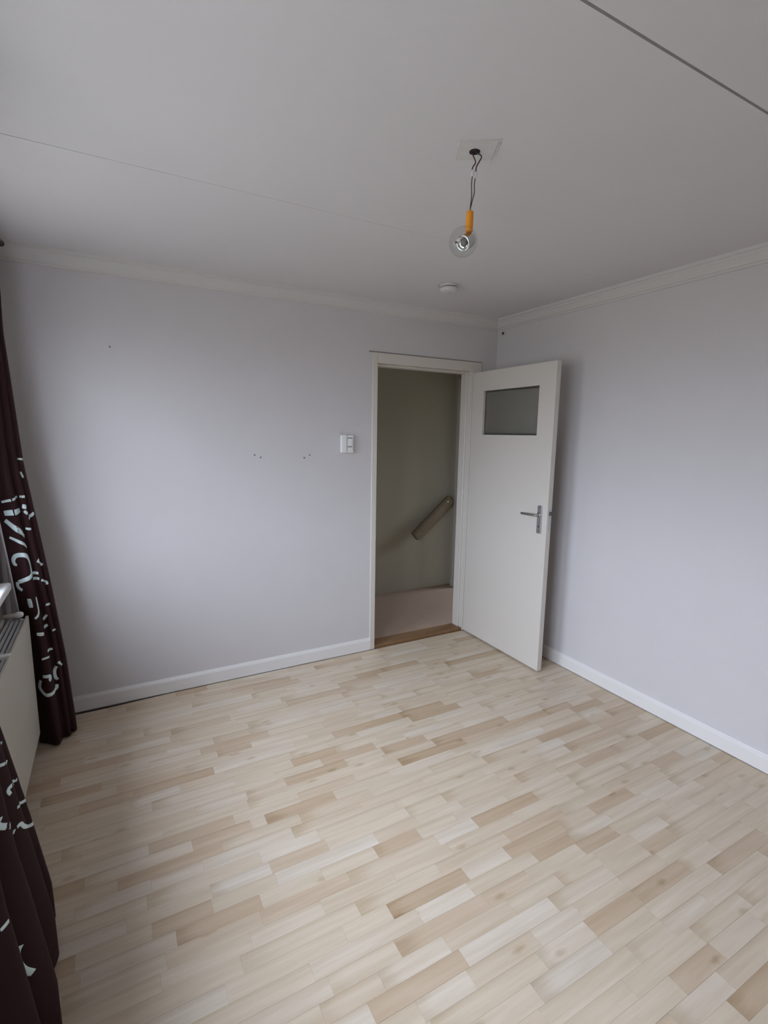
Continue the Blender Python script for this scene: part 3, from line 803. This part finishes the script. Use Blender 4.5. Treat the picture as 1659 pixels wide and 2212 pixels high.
def make_curtain(path, root, strokes, lit_edge):
    vs, fs = [], []
    for z in ZS:
        for q in path(z): vs.append((q[0], q[1], z))
    for i in range(len(ZS) - 1):
        for k in range(NU - 1):
            fs.append((i * NU + k, i * NU + k + 1, (i + 1) * NU + k + 1, (i + 1) * NU + k))
    o = mesh_obj('fabric_panel', vs, fs, M['curtain'], root, True)
    sm = o.modifiers.new('thickness', 'SOLIDIFY'); sm.thickness = 0.0016; sm.offset = 0
    # header tape at the top
    # printed scrolls: ribbons lying on the cloth, on both faces
    SL = sheet_len(path)
    for w, pts in strokes:
        Q = catmull([(u * SL, z) for u, z in pts], 8) if len(pts) > 2 else np.array([(u * SL, z) for u, z in
             [(pts[0][0] + (pts[1][0] - pts[0][0]) * k / 8, pts[0][1] + (pts[1][1] - pts[0][1]) * k / 8) for k in range(9)]])
        n = len(Q); pv, pf = [], []
        for i in range(n):
            d = Q[min(i + 1, n - 1)] - Q[max(i - 1, 0)]; d = d / (np.linalg.norm(d) + 1e-9)
            nn = np.array([-d[1], d[0]])
            ww = w * (0.65 + 0.35 * math.sin(math.pi * (0.15 + 0.7 * i / (n - 1))))
            ring = []
            for side, ss in ((1, (-0.5, -0.17, 0.17, 0.5)), (-1, (0.5, 0.17, -0.17, -0.5))):
                for s in ss:
                    p = Q[i] + nn * ww * s
                    pt, nv = surf_pt(path, p[0] / SL, p[1])
                    ring.append(tuple(pt + nv * side * 0.0015))
            pv += ring
        for i in range(n - 1):
            for k in range(8):
                k2 = (k + 1) % 8
                pf.append((i * 8 + k, i * 8 + k2, (i + 1) * 8 + k2, (i + 1) * 8 + k))
        pf.append(tuple(range(8))[::-1]); pf.append(tuple((n - 1) * 8 + k for k in range(8)))
        mesh_obj('printed_scroll', pv, pf, M['print'], root, True)
    if lit_edge:  # pale strip paints the bright window-lit line along the hem
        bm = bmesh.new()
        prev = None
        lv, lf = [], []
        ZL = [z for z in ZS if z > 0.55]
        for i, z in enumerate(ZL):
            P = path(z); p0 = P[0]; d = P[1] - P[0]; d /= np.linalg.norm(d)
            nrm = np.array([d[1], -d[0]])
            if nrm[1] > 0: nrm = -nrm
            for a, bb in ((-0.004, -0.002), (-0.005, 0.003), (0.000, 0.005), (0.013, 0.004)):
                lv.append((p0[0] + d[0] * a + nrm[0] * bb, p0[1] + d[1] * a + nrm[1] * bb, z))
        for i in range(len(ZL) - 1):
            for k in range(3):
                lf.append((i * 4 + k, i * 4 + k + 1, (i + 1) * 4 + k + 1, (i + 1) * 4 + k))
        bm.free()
        o = mesh_obj('lit_side_hem', lv, lf, M['lit_hem'], root, True)
        o['label'] = 'side hem painted pale for the window light on it'
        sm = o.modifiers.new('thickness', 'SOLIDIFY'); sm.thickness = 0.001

FAR_STROKES = [
    (0.0119, [(0.068, 1.236), (0.142, 1.244), (0.271, 1.256)]),
    (0.0262, [(0.076, 1.184), (0.142, 1.188), (0.271, 1.192)]),
    (0.0239, [(0.074, 1.152), (0.133, 1.124), (0.182, 1.1), (0.254, 1.068)]),
    (0.0144, [(0.081, 1.072), (0.132, 1.06), (0.178, 1.044), (0.25, 1.016)]),
    (0.0217, [(0.072, 0.944), (0.071, 0.964), (0.104, 0.984), (0.167, 0.988), (0.219, 0.968), (0.239, 0.936), (0.233, 0.904), (0.221, 0.888), (0.158, 0.872), (0.078, 0.856)]),
    (0.0171, [(0.065, 0.856), (0.062, 0.832), (0.099, 0.816)]),
    (0.0145, [(0.074, 0.956), (0.072, 0.944), (0.097, 0.94)]),
    (0.012, [(0.292, 1.256), (0.386, 1.252)]),
    (0.0215, [(0.299, 1.212), (0.336, 1.204)]),
    (0.0144, [(0.308, 1.188), (0.335, 1.172)]),
    (0.0145, [(0.338, 1.148), (0.4, 1.16), (0.432, 1.172)]),
    (0.012, [(0.286, 1.104), (0.335, 1.1)]),
    (0.0171, [(0.342, 0.952), (0.394, 0.92)]),
    (0.0146, [(0.258, 0.888), (0.317, 0.884)]),
    (0.0146, [(0.229, 0.864), (0.315, 0.856)]),
    (0.0195, [(0.143, 0.776), (0.147, 0.732)]),
    (0.0122, [(0.21, 0.776), (0.212, 0.72), (0.2, 0.696), (0.16, 0.676)]),
    (0.0125, [(0.318, 0.672), (0.278, 0.648)]),
    (0.015, [(0.264, 0.608), (0.308, 0.62)]),
    (0.0173, [(0.151, 0.6), (0.219, 0.588)]),
    (0.0126, [(0.224, 0.496), (0.31, 0.492)]),
    (0.01, [(0.153, 0.468), (0.178, 0.472), (0.246, 0.464)]),
    (0.0154, [(0.329, 0.42), (0.406, 0.388)]),
    (0.0155, [(0.315, 0.4), (0.293, 0.376), (0.293, 0.344), (0.312, 0.328)]),
    (0.0178, [(0.136, 0.38), (0.189, 0.376), (0.196, 0.36), (0.179, 0.356)]),
    (0.018, [(0.104, 0.356), (0.082, 0.316), (0.129, 0.284), (0.194, 0.284), (0.282, 0.284), (0.294, 0.304)]),
    (0.0124, [(0.326, 0.724), (0.406, 0.716)]),
    (0.0101, [(0.336, 0.588), (0.41, 0.58)]),
    (0.0123, [(0.328, 0.848), (0.403, 0.832), (0.41, 0.816)]),
    (0.0146, [(0.326, 0.944), (0.41, 0.916)]),
    (0.0097, [(0.389, 1.428), (0.468, 1.424)]),
    (0.0096, [(0.394, 1.368), (0.406, 1.34)]),
]
NEAR_STROKES = [
    (0.0079, [(0.315, 0.668), (0.301, 0.66), (0.113, 0.6)]),
    (0.0096, [(0.319, 0.576), (0.303, 0.592), (0.106, 0.528)]),
    (0.0084, [(0.312, 0.528), (0.126, 0.456), (0.106, 0.452)]),
    (0.0118, [(0.615, 0.64), (0.607, 0.612), (0.35, 0.48)]),
    (0.01, [(0.339, 0.484), (0.322, 0.48), (0.293, 0.448), (0.124, 0.368), (0.115, 0.368)]),
    (0.0081, [(0.896, 0.504), (0.885, 0.504), (0.872, 0.504)]),
    (0.0124, [(0.662, 0.332), (0.674, 0.32), (0.676, 0.292), (0.669, 0.268), (0.653, 0.244)]),
    (0.0095, [(0.286, 0.716), (0.104, 0.66)]),
]
#STROKES-END
cf = empty('curtain', (0, 0, 0))
tag(cf, 'far dark plum curtain with pale turquoise scrolls between radiator and corner', 'curtain', 'dark scroll curtains at the window')
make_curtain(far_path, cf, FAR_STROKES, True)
cn = empty('curtain', (0, 0, 0))
tag(cn, 'near dark plum curtain hanging in front of the radiator at the lower left', 'curtain', 'dark scroll curtains at the window')
make_curtain(near_path, cn, NEAR_STROKES, False)

cr = empty('curtain_rail', (-3.035, -0.14, 2.392))
tag(cr, 'dark curtain rail below the ceiling over the window', 'curtain rail')
cyl('rod', (0, -0.004, 0), (0, -2.6, 0), 0.008, M['rail'], cr, seg=16)
lathe('finial', [(0.0, 0.016), (0.008, 0.014), (0.013, 0.006), (0.013, -0.004), (0.009, -0.012), (0.006, -0.016)], M['rail'], cr, (0, 0, 0), (0, 1, 0), 24)
for yy in (-0.12, -1.3, -2.5):
    cyl('bracket', (0, yy, 0.004), (0, yy, 0.037), 0.006, M['rail'], cr, seg=12)
